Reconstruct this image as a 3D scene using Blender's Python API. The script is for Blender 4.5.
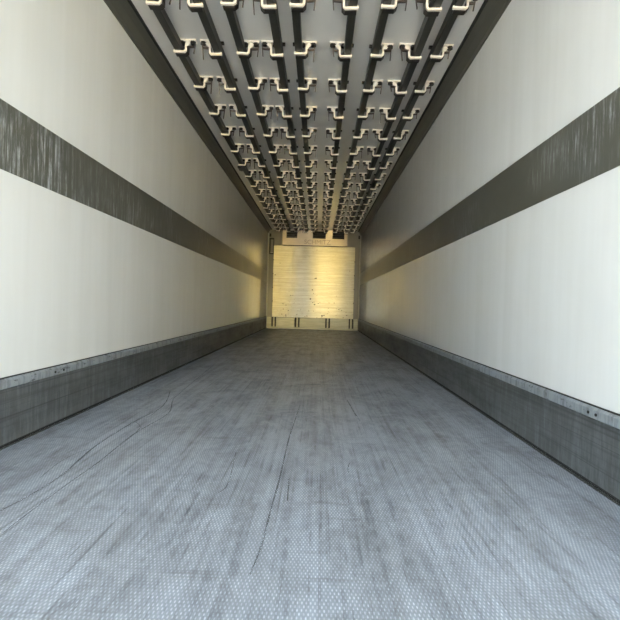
import bpy, bmesh, math, random
from mathutils import Vector, Matrix

for o in list(bpy.data.objects):
    bpy.data.objects.remove(o, do_unlink=True)
S = bpy.context.scene
COL = S.collection
R = math.radians
random.seed(7)

# ------------------------------------------------------------------ camera
W2 = 1.23            # half the inside width
YR = -1.10           # rear opening
YF = 12.26           # front bulkhead
ZC = 2.60            # ceiling
cd = bpy.data.cameras.new('camera')
cd.sensor_width = 36.0
cd.lens = 36.0 * 465.0 / 620.0
cd.clip_start = 0.02
cam = bpy.data.objects.new('camera', cd)
COL.objects.link(cam)
yaw, pitch, roll = 0.0172, -0.0130, 0.0290
fwd = Vector((-math.sin(yaw) * math.cos(pitch), math.cos(yaw) * math.cos(pitch), math.sin(pitch)))
rgt = Vector((math.cos(yaw), math.sin(yaw), 0))
up = rgt.cross(fwd)
r2 = rgt * math.cos(roll) + up * math.sin(roll)
u2 = -rgt * math.sin(roll) + up * math.cos(roll)
m = Matrix((r2, u2, -fwd)).transposed().to_4x4()
m.translation = Vector((0.1417, 0.0, 0.6645))
cam.matrix_world = m
S.camera = cam

# ------------------------------------------------------------------ light
w = bpy.data.worlds.new('sky')
S.world = w
w.use_nodes = True
bg = w.node_tree.nodes['Background']
bg.inputs['Color'].default_value = (0.80, 0.92, 1.0, 1)
bg.inputs['Strength'].default_value = 14.5

# the sun stands beyond the front of the trailer: it lights the yard and the house wall behind the camera
SUN_AZ, SUN_EL = -38.0, 36.0
sd = bpy.data.lights.new('sun', 'SUN')
sd.energy = 85.0
sd.color = (1.0, 0.93, 0.80)
sd.angle = R(0.53)
sun = bpy.data.objects.new('sun', sd)
COL.objects.link(sun)
dirv = -Vector((math.sin(R(SUN_AZ)) * math.cos(R(SUN_EL)), math.cos(R(SUN_AZ)) * math.cos(R(SUN_EL)), math.sin(R(SUN_EL))))
sun.rotation_euler = dirv.to_track_quat('-Z', 'Y').to_euler()
sun.location = (-6, 9, 8)

vs = S.view_settings
vs.view_transform = 'Standard'
vs.look = 'None'
vs.gamma = 1.0
vs.use_curve_mapping = False
vs.exposure = 0.0


# ------------------------------------------------------------------ node helper
class NT:
    def __init__(self, name):
        self.mat = bpy.data.materials.new(name)
        self.mat.use_nodes = True
        self.t = self.mat.node_tree
        self.b = self.t.nodes['Principled BSDF']
        self.co = self.t.nodes.new('ShaderNodeTexCoord').outputs['Object']

    def link(self, a, b):
        self.t.links.new(a, b)

    def setv(self, sock, v):
        if hasattr(v, 'is_output') or isinstance(v, bpy.types.NodeSocket):
            self.link(v, sock)
        else:
            sock.default_value = v

    def noise(self, scale=(1, 1, 1), s=1.0, detail=4, rough=0.6, dist=0.0):
        mp = self.t.nodes.new('ShaderNodeMapping')
        mp.inputs['Scale'].default_value = scale
        self.link(self.co, mp.inputs['Vector'])
        n = self.t.nodes.new('ShaderNodeTexNoise')
        n.inputs['Scale'].default_value = s
        n.inputs['Detail'].default_value = detail
        n.inputs['Roughness'].default_value = rough
        n.inputs['Distortion'].default_value = dist
        self.link(mp.outputs[0], n.inputs['Vector'])
        return n.outputs['Fac']

    def ramp(self, v, lo, hi, a=0.0, b=1.0):
        n = self.t.nodes.new('ShaderNodeMapRange')
        n.clamp = True
        self.setv(n.inputs[0], v)
        n.inputs[1].default_value = lo
        n.inputs[2].default_value = hi
        n.inputs[3].default_value = a
        n.inputs[4].default_value = b
        return n.outputs[0]

    def math(self, op, a, b=0.0):
        n = self.t.nodes.new('ShaderNodeMath')
        n.operation = op
        self.setv(n.inputs[0], a)
        self.setv(n.inputs[1], b)
        return n.outputs[0]

    def mix(self, f, a, b):
        n = self.t.nodes.new('ShaderNodeMix')
        n.data_type = 'RGBA'
        self.setv(n.inputs[0], f)
        for i, v in ((6, a), (7, b)):
            self.setv(n.inputs[i], v if not isinstance(v, tuple) else (*v, 1))
        return n.outputs[2]

    def sep(self):
        n = self.t.nodes.new('ShaderNodeSeparateXYZ')
        self.link(self.co, n.inputs[0])
        return n.outputs

    def bump(self, h, strength=0.3, dist=0.001):
        n = self.t.nodes.new('ShaderNodeBump')
        n.inputs['Strength'].default_value = strength
        n.inputs['Distance'].default_value = dist
        self.link(h, n.inputs['Height'])
        self.link(n.outputs[0], self.b.inputs['Normal'])

    def done(self, color, rough=0.5, metal=0.0, spec=0.5, aniso=None):
        self.setv(self.b.inputs['Base Color'], color if not isinstance(color, tuple) else (*color, 1))
        self.setv(self.b.inputs['Roughness'], rough)
        self.setv(self.b.inputs['Metallic'], metal)
        self.b.inputs['Specular IOR Level'].default_value = spec
        return self.mat


M = {}

# white glossy liner of the side walls: faint vertical panel streaks, rubbed spots low down
n = NT('white_liner')
v1 = n.ramp(n.noise((1, 5, 0.25), 2.0, 3), 0.35, 0.75)
v2 = n.ramp(n.noise((1, 1.2, 1.0), 1.7, 5), 0.45, 0.8)
c = n.mix(v1, (0.745, 0.755, 0.748), (0.698, 0.706, 0.694))
c = n.mix(n.math('MULTIPLY', v2, 0.35), c, (0.63, 0.63, 0.605))
rg = n.ramp(n.noise((1, 3, 14), 1.0, 3), 0.3, 0.8, 0.07, 0.18)
n.bump(n.noise((1, 2.2, 7), 1.2, 2), 0.10, 0.002)
M['liner'] = n.done(c, rg, 0, 0.5)

# dark grey rub strip; 'scuff' sets how much pale vertical rubbing shows
def strip_mat(name, amount, off):
    n = NT(name)
    a = n.ramp(n.noise((1, 24, 1.3), 2.0 + off, 6, 0.75), 0.47, 0.66)
    b = n.ramp(n.noise((1, 0.9, 1.6), 1.1 + off, 3), 0.42 + off * 0.22, 0.66)
    e = n.ramp(n.noise((1, 34, 9.0), 1.0, 5, 0.75), 0.40, 0.62, 0.05, 1.0)
    f = n.math('MULTIPLY', n.math('MULTIPLY', n.math('MULTIPLY', a, b), e), amount)
    g = n.noise((1, 2, 2), 3.0, 4)
    c = n.mix(g, (0.078, 0.078, 0.064), (0.108, 0.107, 0.089))
    c = n.mix(f, c, (0.60, 0.64, 0.66))
    return n.done(c, n.ramp(f, 0, 1, 0.28, 0.5), 0, 0.45)

M['strip_l'] = strip_mat('grey_strip_scuffed', 0.95, 0.0)
M['strip_r'] = strip_mat('grey_strip_clean', 0.7, 0.37)

# aluminium kick plate: long dark scrape lines, faint vertical runs
n = NT('kick_metal')
ln = n.ramp(n.noise((1, 0.22, 36), 1.0, 6, 0.75), 0.50, 0.66)
ln2 = n.ramp(n.noise((1, 0.35, 90), 1.0, 2, 0.5), 0.60, 0.72)
vr = n.ramp(n.noise((1, 26, 3.0), 1.3, 7, 0.78), 0.46, 0.68)
bl = n.ramp(n.noise((1, 1.6, 6), 1.4, 7, 0.7), 0.38, 0.66)
c = n.mix(bl, (0.118, 0.124, 0.124), (0.078, 0.082, 0.082))
c = n.mix(n.math('MULTIPLY', vr, 0.6), c, (0.23, 0.255, 0.268))
c = n.mix(n.math('MULTIPLY', ln, 0.75), c, (0.05, 0.052, 0.052))
c = n.mix(n.math('MULTIPLY', ln2, 0.7), c, (0.04, 0.042, 0.042))
M['kick'] = n.done(c, n.ramp(bl, 0, 1, 0.30, 0.45), 0.25, 0.5)

n = NT('kick_lip_metal')
vr = n.ramp(n.noise((1, 26, 6), 1.3, 4, 0.7), 0.45, 0.66)
sp = n.ramp(n.noise((1, 9, 30), 1.5, 3, 0.7), 0.60, 0.68)
c = n.mix(vr, (0.33, 0.36, 0.385), (0.18, 0.197, 0.21))
c = n.mix(n.math('MULTIPLY', sp, 0.8), c, (0.06, 0.065, 0.07))
M['lip'] = n.done(c, 0.4, 0.25)

n = NT('bright_angle_metal')
M['angle'] = n.done((0.30, 0.30, 0.28), 0.22, 0.9)
n = NT('black_gap')
M['black'] = n.done((0.012, 0.012, 0.012), 0.7)

# anti-slip floor: small raised barley grains in offset rows, dirt streaks along the load direction
n = NT('antislip_floor')
xyz = n.sep()
P = 2 * math.pi / 0.0098
sx = n.math('SINE', n.math('MULTIPLY', xyz[0], P))
sy = n.math('SINE', n.math('MULTIPLY', xyz[1], P * 0.39))
g = n.math('MULTIPLY', sx, sy)
wob = n.noise((90, 50, 1), 1.0, 3, 0.7)
grain = n.math('MULTIPLY', n.ramp(g, 0.1, 0.8), n.ramp(wob, 0.35, 0.62, 0.25, 1.0))
st1 = n.ramp(n.noise((16, 0.55, 1), 1.0, 5, 0.65), 0.44, 0.70)
st2 = n.ramp(n.noise((75, 0.9, 1), 1.0, 4, 0.7), 0.50, 0.66)
bl = n.ramp(n.noise((3.0, 1.7, 1), 1.5, 10, 0.78, 0.5), 0.44, 0.64)
cr = n.ramp(n.noise((2.2, 14, 1), 1.0, 6, 0.7), 0.58, 0.70)
c = n.mix(grain, (0.255, 0.28, 0.325), (0.58, 0.625, 0.71))
d = n.math('MULTIPLY', bl, 0.55)
c = n.mix(d, c, (0.15, 0.155, 0.165))
brk = n.ramp(n.noise((26, 16, 1), 1.0, 5, 0.75), 0.40, 0.60, 0.25, 1.0)
st1 = n.math('MULTIPLY', st1, brk)
st2 = n.math('MULTIPLY', st2, n.ramp(n.noise((12, 5, 1), 1.0, 5, 0.75), 0.42, 0.58, 0.15, 1.0))
c = n.mix(n.math('MULTIPLY', st1, 0.85), c, (0.085, 0.087, 0.093))
c = n.mix(n.math('MULTIPLY', st2, 0.72), c, (0.055, 0.058, 0.064))
sh = n.ramp(n.noise((38, 3.2, 1), 1.0, 5, 0.7), 0.56, 0.70)
c = n.mix(n.math('MULTIPLY', n.math('MULTIPLY', sh, bl), 0.8), c, (0.06, 0.062, 0.068))
c = n.mix(n.math('MULTIPLY', cr, 0.55), c, (0.11, 0.11, 0.115))
n.bump(grain, 0.35, 0.0012)
M['floor'] = n.done(c, n.ramp(bl, 0, 1, 0.34, 0.5), 0.15, 0.5)
n = NT('scuff_black')
n.setv(n.b.inputs['Alpha'], n.ramp(n.noise((40, 9, 1), 1, 4, 0.7), 0.3, 0.65, 0.15, 0.8))
M['scuff'] = n.done(n.mix(n.ramp(n.noise((30, 6, 1), 1, 3), 0.4, 0.6), (0.085, 0.088, 0.094), (0.17, 0.177, 0.19)), 0.6)

# ceiling sheet, glossy
n = NT('ceiling_sheet')
c = n.mix(n.ramp(n.noise((1.5, 0.7, 1), 2, 4), 0.35, 0.7), (0.68, 0.67, 0.645), (0.61, 0.60, 0.58))
n.bump(n.noise((4, 1.0, 1), 1.0, 2), 0.15, 0.004)
M['ceil'] = n.done(c, 0.12, 0, 0.6)
n = NT('cove_dark')
c = n.mix(n.noise((6, 0.5, 10), 1.5, 3), (0.058, 0.058, 0.047), (0.085, 0.084, 0.070))
M['cove'] = n.done(c, 0.42)

n = NT('rail_steel')
c = n.mix(n.ramp(n.noise((30, 1.2, 30), 1, 4), 0.35, 0.7), (0.026, 0.027, 0.023), (0.048, 0.049, 0.042))
M['rail'] = n.done(c, 0.45, 0.3)
n = NT('bracket_cream')
M['bracket'] = n.done(n.mix(n.ramp(n.noise((9, 9, 9), 3, 3), 0.4, 0.7), (0.90, 0.84, 0.75), (0.78, 0.70, 0.61)), 0.42, 0.15)
n = NT('bolt_dark')
M['bolt'] = n.done((0.030, 0.027, 0.024), 0.5, 0.4)
n = NT('pin_brown')
M['pin'] = n.done((0.075, 0.06, 0.052), 0.5, 0.4)

# bulkhead
n = NT('bulkhead_grey')
c = n.mix(n.noise((2, 1, 1.2), 2, 4), (0.17, 0.16, 0.138), (0.205, 0.195, 0.167))
M['bulk'] = n.done(c, 0.35)
n = NT('corner_post')
M['post'] = n.done((0.34, 0.33, 0.29), 0.3)
n = NT('brushed_plate')
s1 = n.ramp(n.noise((0.9, 1, 26), 1.2, 5, 0.7), 0.35, 0.72)
s2 = n.ramp(n.noise((4, 1, 12), 1.6, 8, 0.75), 0.46, 0.66)
xyz = n.sep()
low = n.ramp(xyz[2], 0.1, 0.9, 1.0, 0.25)
sp = n.ramp(n.noise((9, 1, 14), 1.5, 3, 0.7), 0.62, 0.70)
c = n.mix(s1, (0.70, 0.645, 0.47), (0.47, 0.43, 0.31))
c = n.mix(n.math('MULTIPLY', s2, 0.45), c, (0.36, 0.32, 0.22))
c = n.mix(n.math('MULTIPLY', n.math('MULTIPLY', sp, low), 0.8), c, (0.12, 0.10, 0.07))
n.bump(n.noise((1.2, 1, 22), 1.0, 3), 0.12, 0.002)
tn = n.t.nodes.new('ShaderNodeTangent')
tn.direction_type = 'UV_MAP'
tn.uv_map = 'grain'
n.link(tn.outputs[0], n.b.inputs['Tangent'])
n.b.inputs['Anisotropic'].default_value = 1.0
M['plate'] = n.done(c, n.ramp(s1, 0, 1, 0.18, 0.24), n.ramp(s2, 0, 1, 0.155, 0.06))
n = NT('header_plate')
c = n.mix(n.noise((2, 1, 8), 2, 4), (0.50, 0.415, 0.33), (0.38, 0.31, 0.245))
tn = n.t.nodes.new('ShaderNodeTangent')
tn.direction_type = 'UV_MAP'
tn.uv_map = 'grain'
n.link(tn.outputs[0], n.b.inputs['Tangent'])
n.b.inputs['Anisotropic'].default_value = 1.0
M['header'] = n.done(c, 0.22, 0.22)
n = NT('letter_dark')
M['letter'] = n.done((0.17, 0.135, 0.095), 0.6, 0.0)
n = NT('bumper_cream')
c = n.mix(n.ramp(n.noise((1.5, 1, 14), 2, 4), 0.4, 0.7), (0.35, 0.34, 0.26), (0.26, 0.25, 0.185))
M['bumper'] = n.done(c, 0.38, 0.35)
n = NT('vent_dark')
M['vent'] = n.done((0.02, 0.02, 0.018), 0.6)
n = NT('pit_dark')
M['pit'] = n.done((0.035, 0.03, 0.022), 0.7)
n = NT('yard_concrete')
M['yard'] = n.done(n.mix(n.noise((1, 1, 1), 0.6, 5), (0.47, 0.44, 0.39), (0.55, 0.515, 0.455)), 0.9)
n = NT('sand_facade')
M['facade'] = n.done(n.mix(n.noise((1, 1, 1), 0.8, 4), (0.86, 0.66, 0.21), (0.80, 0.60, 0.18)), 0.8)
n = NT('grey_facade')
M['blocker_grey'] = n.done(n.mix(n.noise((1, 1, 1), 0.8, 4), (0.17, 0.165, 0.145), (0.13, 0.125, 0.11)), 0.8)
n = NT('shell_white')
M['shell'] = n.done((0.7, 0.7, 0.7), 0.4)


# ------------------------------------------------------------------ mesh helpers
def mesh_obj(name, bm, mat, parent=None, bevel=0.0, smooth=False):
    if bevel:
        bmesh.ops.bevel(bm, geom=list(bm.edges), offset=bevel, segments=1, affect='EDGES', clamp_overlap=True)
    bmesh.ops.recalc_face_normals(bm, faces=bm.faces)
    me = bpy.data.meshes.new(name)
    bm.to_mesh(me)
    bm.free()
    me.materials.append(M[mat])
    if smooth:
        for p in me.polygons:
            p.use_smooth = True
    o = bpy.data.objects.new(name, me)
    COL.objects.link(o)
    o.parent = parent
    return o


def box(bm, x0, x1, y0, y1, z0, z1):
    vs_ = [bm.verts.new((x, y, z)) for x in (x0, x1) for y in (y0, y1) for z in (z0, z1)]
    for f in ((0, 1, 3, 2), (4, 6, 7, 5), (0, 4, 5, 1), (2, 3, 7, 6), (0, 2, 6, 4), (1, 5, 7, 3)):
        bm.faces.new([vs_[i] for i in f])
    return bm


def bbox(*a):
    return box(bmesh.new(), *a)


def prism(bm, pts, y0, y1):
    """closed XZ outline extruded along Y"""
    a = [bm.verts.new((x, y0, z)) for x, z in pts]
    b = [bm.verts.new((x, y1, z)) for x, z in pts]
    k = len(pts)
    bm.faces.new(a)
    bm.faces.new(b[::-1])
    for i in range(k):
        bm.faces.new((a[i], a[(i + 1) % k], b[(i + 1) % k], b[i]))
    return bm


def stroke(pts, t):
    """outline of a polyline of constant thickness in XZ (mitred)"""
    L, Rr = [], []
    for i, p in enumerate(pts):
        p = Vector(p)
        d1 = (p - Vector(pts[i - 1])).normalized() if i else None
        d2 = (Vector(pts[i + 1]) - p).normalized() if i < len(pts) - 1 else None
        d = ((d1 or d2) + (d2 or d1)).normalized()
        nrm = Vector((-d.y, d.x))
        k = 1.0 / max(0.5, nrm.dot(Vector((-(d2 or d1).y, (d2 or d1).x))))
        L.append(tuple(p + nrm * t * k / 2))
        Rr.append(tuple(p - nrm * t * k / 2))
    return L + Rr[::-1]


def cyl(bm, c, axis, r, h, seg=8):
    """cylinder starting at c along axis"""
    axis = Vector(axis).normalized()
    q = axis.to_track_quat('Z', 'Y')
    c = Vector(c)
    a = [bm.verts.new(c + q @ Vector((r * math.cos(2 * math.pi * i / seg), r * math.sin(2 * math.pi * i / seg), 0))) for i in range(seg)]
    b = [bm.verts.new(v.co + axis * h) for v in a]
    bm.faces.new(a[::-1])
    bm.faces.new(b)
    for i in range(seg):
        bm.faces.new((a[i], a[(i + 1) % seg], b[(i + 1) % seg], b[i]))
    return bm


def grain_uv(o):
    """UV with its U axis running up the sheet, for the brushed grain"""
    uv = o.data.uv_layers.new(name='grain')
    for lp in o.data.loops:
        v = o.data.vertices[lp.vertex_index].co
        uv.data[lp.index].uv = (v.z, v.x + 0.7 * v.y)
    return o


def structure(o):
    o['kind'] = 'structure'
    return o


def tag(o, label, cat, group=None):
    o['label'] = label
    o['category'] = cat
    if group:
        o['group'] = group
    return o


def empty(name, loc=(0, 0, 0)):
    o = bpy.data.objects.new(name, None)
    o.location = loc
    COL.objects.link(o)
    return o


# ------------------------------------------------------------------ setting
yard = structure(mesh_obj('ground', bbox(-40, 40, -60, 14, -1.30, -1.20), 'yard'))
structure(mesh_obj('wall_grey_blocker', bbox(-9.5, -0.40, -21, -20, -1.20, 3.6), 'blocker_grey'))  # unseen wall added to block sky and darken the plate's left reflection
house = structure(mesh_obj('wall_yard', bbox(-0.40, 8.5, -21, -20, -1.20, 3.6), 'facade'))
floor = structure(mesh_obj('floor', bbox(-W2 - 0.08, W2 + 0.08, YR, YF + 0.1, -0.16, 0.0), 'floor'))
ceiling = structure(mesh_obj('ceiling', bbox(-W2 - 0.08, W2 + 0.08, YR, YF + 0.1, ZC, ZC + 0.09), 'ceil'))
wall_f = structure(mesh_obj('wall_front', bbox(-W2, W2, YF, YF + 0.1, 0, ZC), 'bulk'))

for s, side in ((-1, 'left'), (1, 'right')):
    xa, xb = sorted((s * W2, s * (W2 + 0.08)))
    wall = structure(mesh_obj('wall_' + side, bbox(xa, xb, YR, YF + 0.1, 0, ZC), 'liner'))
    xa, xb = sorted((s * W2, s * (W2 - 0.004)))
    rs = mesh_obj('rub_strip', bbox(xa, xb, YR, YF, 1.202, 1.496), 'strip_l' if s < 0 else 'strip_r', wall, 0.0015)
    rs['label'] = 'dark grey rub strip'
    # kick plate: body, rolled lighter lip, dark joint and bright floor angle
    bm = bmesh.new()
    pr = [(0, 0.012), (0.016, 0.012), (0.016, 0.250), (0.013, 0.256), (0, 0.256)]
    prism(bm, [(s * (W2 - x), z) for x, z in pr], YR, YF)
    kb = structure(mesh_obj('baseboard_' + side, bm, 'kick'))
    bm = bmesh.new()
    pr = [(0, 0.256), (0.019, 0.256), (0.021, 0.262), (0.021, 0.290), (0.012, 0.299), (0, 0.299)]
    prism(bm, [(s * (W2 - x), z) for x, z in pr], YR, YF)
    mesh_obj('lip', bm, 'lip', kb)['label'] = 'paler worn top lip'
    bm = bmesh.new()
    prism(bm, [(s * (W2 - x), z) for x, z in [(0, 0.299), (0.010, 0.299), (0.010, 0.303), (0, 0.303)]], YR, YF)
    mesh_obj('sealant_bead', bm, 'black', kb)
    bm = bmesh.new()
    prism(bm, [(s * (W2 - x), z) for x, z in [(0, 0), (0.017, 0), (0.017, 0.012), (0, 0.012)]], YR, YF)
    mesh_obj('joint', bm, 'black', kb)
    bm = bmesh.new()
    prism(bm, [(s * (W2 - x), z) for x, z in [(0.017, 0), (0.034, 0), (0.034, 0.003), (0.017, 0.006)]], YR, YF)
    mesh_obj('floor_angle', bm, 'angle', kb)
    for yy in ((2.38, 2.46, 5.1, 8.0) if s < 0 else (1.78, 1.83, 4.4, 7.3)):
        bm = cyl(bmesh.new(), (s * (W2 - 0.021), yy, 0.274), (-s, 0, 0), 0.006, 0.003, 8)
        mesh_obj('screw', bm, 'black', kb)
    # dark cove at the top of the wall
    pr = [(0, 2.490), (0.010, 2.490), (0.016, 2.515), (0.048, 2.558), (0.086, 2.588), (0.086, ZC), (0, ZC)]
    bm = bmesh.new()
    prism(bm, [(s * (W2 - x), z) for x, z in pr], YR, YF)
    tr = structure(mesh_obj('trim_1' if s < 0 else 'trim_2', bm, 'cove'))
    bm = bmesh.new()
    prism(bm, [(s * (W2 - x), z) for x, z in [(0.086, 2.584), (0.101, 2.586), (0.101, ZC), (0.086, ZC)]], YR, YF)
    mesh_obj('seal', bm, 'black', tr)['label'] = 'black rubber seal line'
    # corner post against the bulkhead
    xa, xb = sorted((s * W2, s * (W2 - 0.035)))
    structure(mesh_obj('trim_3' if s < 0 else 'trim_4', bbox(xa, xb, YF - 0.035, YF, 0.305, 2.49), 'post', None, 0.006))


# drag marks on the floor: thin rubber traces that follow the floor
def mark(pts, wd):
    bm = bmesh.new()
    P_ = []
    for i in range(len(pts) - 1):            # catmull-rom
        p0, p1, p2, p3 = (Vector(pts[max(0, min(len(pts) - 1, i + k))]) for k in (-1, 0, 1, 2))
        for j in range(6):
            t = j / 6
            P_.append(0.5 * ((2 * p1) + (p2 - p0) * t + (2 * p0 - 5 * p1 + 4 * p2 - p3) * t * t + (3 * p1 - p0 - 3 * p2 + p3) * t ** 3))
    P_.append(Vector(pts[-1]))
    pl = pr_ = None
    for i, p in enumerate(P_):
        d = (P_[min(i + 1, len(P_) - 1)] - P_[max(0, i - 1)]).normalized()
        nn = Vector((-d.y, d.x))
        k = wd * (0.35 + 0.65 * math.sin(math.pi * (i + 0.6) / (len(P_) + 0.2)) ** 0.5) * random.uniform(0.75, 1.1) / 2
        a = bm.verts.new((p.x + nn.x * k, p.y + nn.y * k, 0.0006))
        b = bm.verts.new((p.x - nn.x * k, p.y - nn.y * k, 0.0006))
        if pl:
            bm.faces.new((pl, pr_, b, a))
        pl, pr_ = a, b
    mesh_obj('scuff_mark', bm, 'scuff', floor)


MARKS = [([(-0.92, 3.367), (-0.842, 3.06), (-0.806, 2.801), (-0.833, 2.518), (-0.839, 2.105), (-0.814, 1.863), (-0.795, 1.72), (-0.798, 1.536), (-0.818, 1.406)], 0.0093),
         ([(-0.939, 4.977), (-0.829, 3.306), (-0.796, 3.035), (-0.717, 2.694), (-0.745, 2.264), (-0.728, 1.872), (-0.73, 1.657), (-0.726, 1.421), (-0.72, 1.276)], 0.0068),
         ([(-0.806, 2.801), (-0.797, 2.625), (-0.831, 2.507), (-0.758, 2.373), (-0.732, 2.072)], 0.0042),
         ([(0.042, 3.04), (0.027, 2.576), (0.017, 2.251), (0.015, 1.747), (0.009, 1.503), (0.007, 1.291), (-0.005, 1.122)], 0.0068),
         ([(0.293, 1.952), (0.282, 1.88), (0.283, 1.835)], 0.0042),
         ([(0.05, 1.76), (0.054, 1.646), (0.058, 1.554)], 0.0049),
         ([(-0.203, 2.044), (-0.175, 1.78), (-0.169, 1.653), (-0.186, 1.598)], 0.0042),
         ([(-0.022, 3.831), (0.143, 3.838), (0.399, 3.837)], 0.0140),
         ([(-0.07, 2.8), (0.049, 2.844), (0.16, 2.833)], 0.0098),
         ([(0.363, 3.25), (0.384, 2.891), (0.402, 2.67)], 0.0070),
         ([(-0.826, 2.032), (-0.863, 1.973), (-0.878, 1.844), (-0.856, 1.674)], 0.0042)]
for pts, wd in MARKS:
    mark(pts, wd)

# ------------------------------------------------------------------ front bulkhead things
# big brushed plate
pl = empty('bulkhead_plate', (0, YF, 0.30))
tag(pl, 'large square brushed metal plate, yellowish, covering the front end wall', 'metal plate')
o = mesh_obj('sheet', bbox(-1.062, 1.066, -0.075, -0.045, 0.0, 1.872), 'plate', pl, 0.004)
grain_uv(o)
o = mesh_obj('backing', bbox(-1.02, 1.02, -0.045, -0.003, 0.02, 1.84), 'vent', pl)
for i, z in enumerate((0.30, 0.66, 1.02, 1.38)):          # spacers on the side edges
    for x in (-1.062, 1.066):
        mesh_obj('edge_clip', bbox(x - 0.008, x + 0.008, -0.08, -0.04, z + 0.1, z + 0.13), 'pit', pl)
pits = [(316.0, 278.5, .022), (314.8, 278.9, .014), (312.5, 290, .02), (310.5, 299, .024), (314.6, 304.6, .022), (312.8, 302.5, .012), (318.3, 303.4, .014),
        (322, 315.8, .028), (324, 315.4, .02), (283.5, 309, .014), (288.5, 310.5, .014), (286.3, 305, .012), (286, 315, .02), (282, 314, .012), (309, 311, .014),
        (313.5, 311, .014), (327.5, 313.5, .013), (334, 303, .012), (338.5, 309.5, .013), (341.5, 310.5, .012), (346.5, 315.5, .016), (343, 317.6, .012),
        (280.5, 263.5, .011), (275.5, 275, .014), (291, 295.6, .014), (293, 295.4, .012), (317, 250.5, .013), (349.5, 271.5, .012), (313.5, 293.4, .012), (307, 316, .016)]
A = 0.1417
for px, py, r in pits:
    x = (px - 318.2 + 0.029 * (py - 304.2)) / 37.9 + A
    z = 0.6645 - (py - 304.2 - 0.029 * (px - 318.2)) / 37.9
    bm = cyl(bmesh.new(), (x, -0.0745, z - 0.30), (0, -1, 0), r * 0.85, 0.002, 7)
    bmesh.ops.scale(bm, vec=(random.uniform(0.9, 1.5), 1, random.uniform(0.6, 1.0)), verts=bm.verts,
                    space=Matrix.Translation((-x, 0, -(z - 0.30))))
    mesh_obj('pit', bm, 'pit', pl)

# header with three outlets and lettering
hd = empty('air_outlet_header', (0, YF, 2.185))
tag(hd, 'pinkish metal header box with three black outlets above the brushed plate', 'air duct')
opn = [(-0.735, -0.455), (-0.050, 0.285), (0.462, 0.770)]
ztop, zo0, zo1 = 0.405, 0.185, 0.375
bm = bmesh.new()
box(bm, -0.835, 0.855, -0.14, -0.12, 0.0, zo0)
box(bm, -0.835, 0.855, -0.14, -0.12, zo1, ztop)
xs = [-0.835] + [v for p in opn for v in p] + [0.855]
for i in range(0, len(xs), 2):
    box(bm, xs[i], xs[i + 1], -0.14, -0.12, zo0, zo1)
grain_uv(mesh_obj('face', bm, 'header', hd))
bm = bmesh.new()
box(bm, -0.835, -0.815, -0.12, 0, 0.0, ztop)
box(bm, 0.835, 0.855, -0.12, 0, 0.0, ztop)
box(bm, -0.815, 0.835, -0.12, 0, 0.0, 0.02)
grain_uv(mesh_obj('casing', bm, 'header', hd))
for a, b in opn:
    ou = mesh_obj('outlet', bbox(a - 0.01, b + 0.01, -0.06, -0.02, zo0 - 0.01, zo1 + 0.01), 'vent', hd)
    for k in range(3):
        zz = zo0 + 0.045 + k * 0.05
        mesh_obj('louvre', bbox(a, b, -0.115, -0.075, zz, zz + 0.006), 'bolt', ou)
tc = bpy.data.curves.new('lettering', 'FONT')
tc.body = 'SCHMITZ'
tc.size = 0.165
tc.extrude = 0.003
tc.align_x = 'CENTER'
to = bpy.data.objects.new('tmp_text', tc)
COL.objects.link(to)
bpy.context.view_layer.update()
me = bpy.data.meshes.new_from_object(to.evaluated_get(bpy.context.evaluated_depsgraph_get()))
bpy.data.objects.remove(to)
me.materials.clear()
me.materials.append(M['letter'])
lt = bpy.data.objects.new('lettering', me)
COL.objects.link(lt)
lt.parent = hd
lt.rotation_euler = (R(90), 0, 0)
lt.location = (0.075, -0.142, 0.035)
lt['label'] = 'raised capital lettering on the header'

# bumper rail with three recessed panels and four uprights
bp = empty('bumper_rail', (0, YF, 0))
tag(bp, 'cream metal bumper rail with four uprights along the foot of the end wall', 'bumper')
bm = bmesh.new()
box(bm, -W2 + 0.035, W2 - 0.035, -0.13, 0, 0.0, 0.045)
mesh_obj('sill', bm, 'bumper', bp, 0.004)
bm = bmesh.new()
box(bm, -W2 + 0.035, W2 - 0.035, -0.06, 0, 0.045, 0.298)
mesh_obj('backing', bm, 'vent', bp)
ups = [-1.010, -0.394, 0.403, 1.014]
for u in ups:
    mesh_obj('upright', bbox(u - 0.022, u + 0.022, -0.10, -0.06, 0.045, 0.296), 'bumper', bp, 0.004)
ed = [-W2 + 0.035] + [e for u in ups for e in (u - 0.062, u + 0.062)] + [W2 - 0.035]
for i in range(0, len(ed), 2):
    pn = mesh_obj('panel', bbox(ed[i], ed[i + 1], -0.125, -0.06, 0.047, 0.298), 'bumper', bp, 0.005)
    if 0 < i < 8:
        mesh_obj('ridge', bbox(ed[i] + 0.01, ed[i + 1] - 0.01, -0.131, -0.125, 0.135, 0.148), 'bumper', pn)

# framed hatch at the upper left
ht = empty('wall_hatch', (-1.118, YF, 1.945))
tag(ht, 'small dark-framed grey hatch on the end wall left of the brushed plate', 'hatch')
bm = bmesh.new()
for a in ((-0.072, -0.036, 0, 0.425), (0.036, 0.054, 0, 0.425), (-0.036, 0.036, 0.388, 0.425), (-0.036, 0.036, 0, 0.03)):
    box(bm, a[0], a[1], -0.03, 0, a[2], a[3])
mesh_obj('frame', bm, 'vent', ht)
mesh_obj('door', bbox(-0.036, 0.036, -0.012, 0, 0.03, 0.388), 'bulk', ht)
mesh_obj('ledge', bbox(-0.036, 0.036, -0.034, -0.012, 0.03, 0.05), 'post', ht)
for x, nm in ((-1.172, 'left'), (1.172, 'right')):
    o = mesh_obj('drain_socket', bbox(-0.026, 0.026, -0.02, 0, -0.04, 0.045), 'vent', None, 0.006)
    o.location = (x, YF, 2.525 - 0.08)
    tag(o, 'small black socket in the top %s corner of the end wall' % nm, 'socket', 'corner sockets on the end wall')
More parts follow.
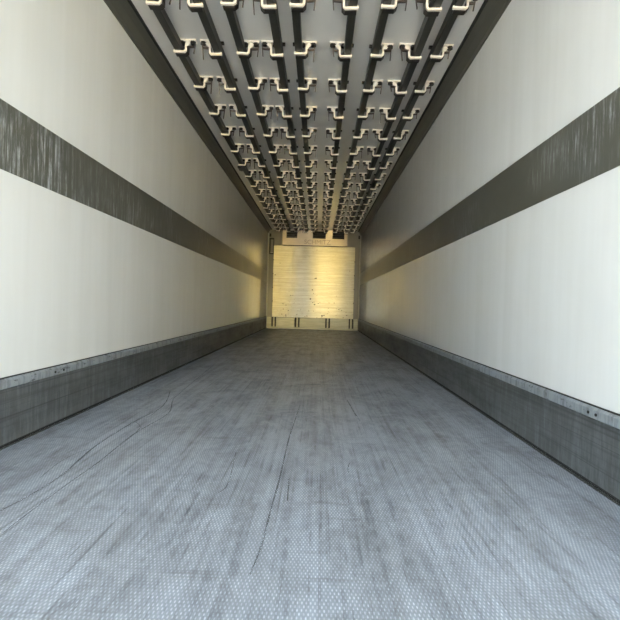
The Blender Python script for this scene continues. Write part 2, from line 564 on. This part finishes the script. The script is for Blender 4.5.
bm = bbox(-0.004, 0.004, -0.012, 0, 0, 0.41)
o = mesh_obj('joint_strip', bm, 'post', wall_f)
o.location = (-0.872, YF, 2.185)

# ------------------------------------------------------------------ overhead rails
RX = [-0.952, -0.660, -0.483, -0.204, -0.056, 0.303, 0.509, 0.814, 0.949]
SD = [1, -1, 1, -1, 1, -1, 1, -1, 1]          # which side of the rail its brackets stand on
ROW0, STEP = 4.035, 0.5625
rows = [ROW0 + STEP * k for k in range(-4, 15)]
FOOT = {1: -0.090, -1: -0.103}                  # foot of the bracket below the ceiling
meshes = {}
for s in (-1, 1):
    bm = bmesh.new()
    t = 0.0135
    ZF = FOOT[s]
    j = [(-0.030, ZF + 0.002), (0.046, ZF), (0.056, ZF + 0.010), (0.058, -0.040), (0.074, -0.012)]
    prism(bm, [(s * x, z) for x, z in stroke(j, t)], -0.016, 0.0)
    # toe, gusset and top flange
    prism(bm, [(s * x, z) for x, z in [(-0.034, ZF - 0.006), (-0.020, ZF - 0.006), (-0.022, ZF + 0.013), (-0.034, ZF + 0.011)]], -0.017, 0.001)
    prism(bm, [(s * x, z) for x, z in [(0.060, -0.052), (0.074, -0.046), (0.092, -0.026), (0.070, -0.012), (0.056, -0.024)]], -0.014, 0.006)
    prism(bm, [(s * x, z) for x, z in [(0.002, -0.013), (0.131, -0.013), (0.131, 0.0), (0.002, 0.0)]], -0.020, 0.030)
    meshes['bracket', s] = bm
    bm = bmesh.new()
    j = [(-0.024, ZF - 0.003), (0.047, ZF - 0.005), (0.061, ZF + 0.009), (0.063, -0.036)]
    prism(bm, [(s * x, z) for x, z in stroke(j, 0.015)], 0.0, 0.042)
    meshes['shaded_back', s] = bm  # dark rear part added: the bracket's underside shade put into its colour
    bm = bmesh.new()
    cyl(bm, (s * 0.026, -0.004, -0.034), (0, 0, 1), 0.021, 0.021, 6)
    meshes['bolt_in', s] = bm
    bm = bmesh.new()
    cyl(bm, (s * 0.108, -0.004, -0.031), (0, 0, 1), 0.021, 0.018, 6)
    meshes['bolt_out', s] = bm
    bm = bmesh.new()
    prism(bm, [(s * x, z) for x, z in [(-0.046, -0.024), (-0.018, -0.024), (-0.018, -0.010), (-0.046, -0.010)]], -0.014, 0.014)
    meshes['tab', s] = bm  # far end of the top plate, its shade put into the dark colour
    for v, (ln_, dp) in enumerate(((0.060, 0.055), (0.050, 0.085), (0.040, 0.045))):
        bm = bmesh.new()
        pts = [(0.060, -0.052), (0.060 + ln_, -0.050), (0.064 + ln_, -0.030 - 0.0)]
        prism(bm, [(s * x, z) for x, z in stroke([(0.060, -0.054), (0.066 + ln_, -0.050)], 0.011)], -0.008, 0.008)
        prism(bm, [(s * x, z) for x, z in stroke([(0.066 + ln_, -0.028), (0.064 + ln_, -0.050), (0.058 + ln_, -0.050 - dp)], 0.007)], -0.005, 0.005)
        meshes['pin%d' % v, s] = bm
mats = {'shaded_back': 'bolt', 'bracket': 'bracket', 'bolt_in': 'bolt', 'bolt_out': 'bolt', 'tab': 'bolt', 'pin0': 'pin', 'pin1': 'pin', 'pin2': 'pin'}
data = {}
for (k, s), bm in meshes.items():
    bmesh.ops.recalc_face_normals(bm, faces=bm.faces)
    me = bpy.data.meshes.new(k.rstrip('012'))
    bm.to_mesh(me)
    bm.free()
    me.materials.append(M[mats[k]])
    data[k, s] = me


def put(name, me, parent, loc=(0, 0, 0)):
    o = bpy.data.objects.new(name, me)
    COL.objects.link(o)
    o.parent = parent
    o.location = loc
    return o


WHICH = ['first overhead rail from the left wall, beside the left cove', 'second overhead rail from the left wall',
         'third overhead rail from the left wall', 'fourth overhead rail from the left wall',
         'middle one of the nine overhead rails', 'fourth overhead rail from the right wall, left of the wide bare ceiling strip',
         'third overhead rail from the right wall, right of the wide bare ceiling strip', 'second overhead rail from the right wall',
         'first overhead rail from the right wall, beside the right cove']
for i, (x, s) in enumerate(zip(RX, SD)):
    root = empty('overhead_rail', (x, 0, ZC))
    tag(root, 'dark steel ' + WHICH[i], 'rail', 'overhead rails under the ceiling')
    bm = bmesh.new()
    ZF = FOOT[s]
    hw, zb, zt = 0.026, ZF + 0.0085, -0.022
    prism(bm, [(-hw, zb + 0.004), (-hw + 0.004, zb), (hw - 0.004, zb), (hw, zb + 0.004), (hw, zt), (-hw, zt)], YR + 0.25, YF - 0.20)
    mesh_obj('bar', bm, 'rail', root)
    for y in rows:
        b = put('bracket', data['bracket', s], root, (0, y + random.uniform(-0.006, 0.006), 0))
        put('bolt', data['bolt_in', s], b)
        put('bolt', data['bolt_out', s], b)
        put('tab', data['tab', s], b)
        put('shaded_back', data['shaded_back', s], b)
        if i == 8:
            pn = put('hook_pin', data['pin2', s], b)
        else:
            pn = put('hook_pin', data['pin%d' % random.choice((0, 0, 1, 1, 2)), s], b)
        pn.rotation_euler = (R(random.uniform(-14, 14)), 0, 0)

for (x, y, s, lab) in ((-1.035, 6.72, 1, 'left'), (1.03, 5.3, -1, 'right')):
    e = empty('ceiling_sensor', (x, y, ZC))
    tag(e, 'small dark box on the ceiling strip beside the %s cove' % lab, 'sensor', 'ceiling boxes')
    mesh_obj('housing', bbox(-0.03, 0.03, -0.09, 0.09, -0.022, 0), 'rail', e, 0.004)
    mesh_obj('cable_gland', cyl(bmesh.new(), (0, 0.09, -0.011), (0, 1, 0), 0.008, 0.03, 8), 'bolt', e)
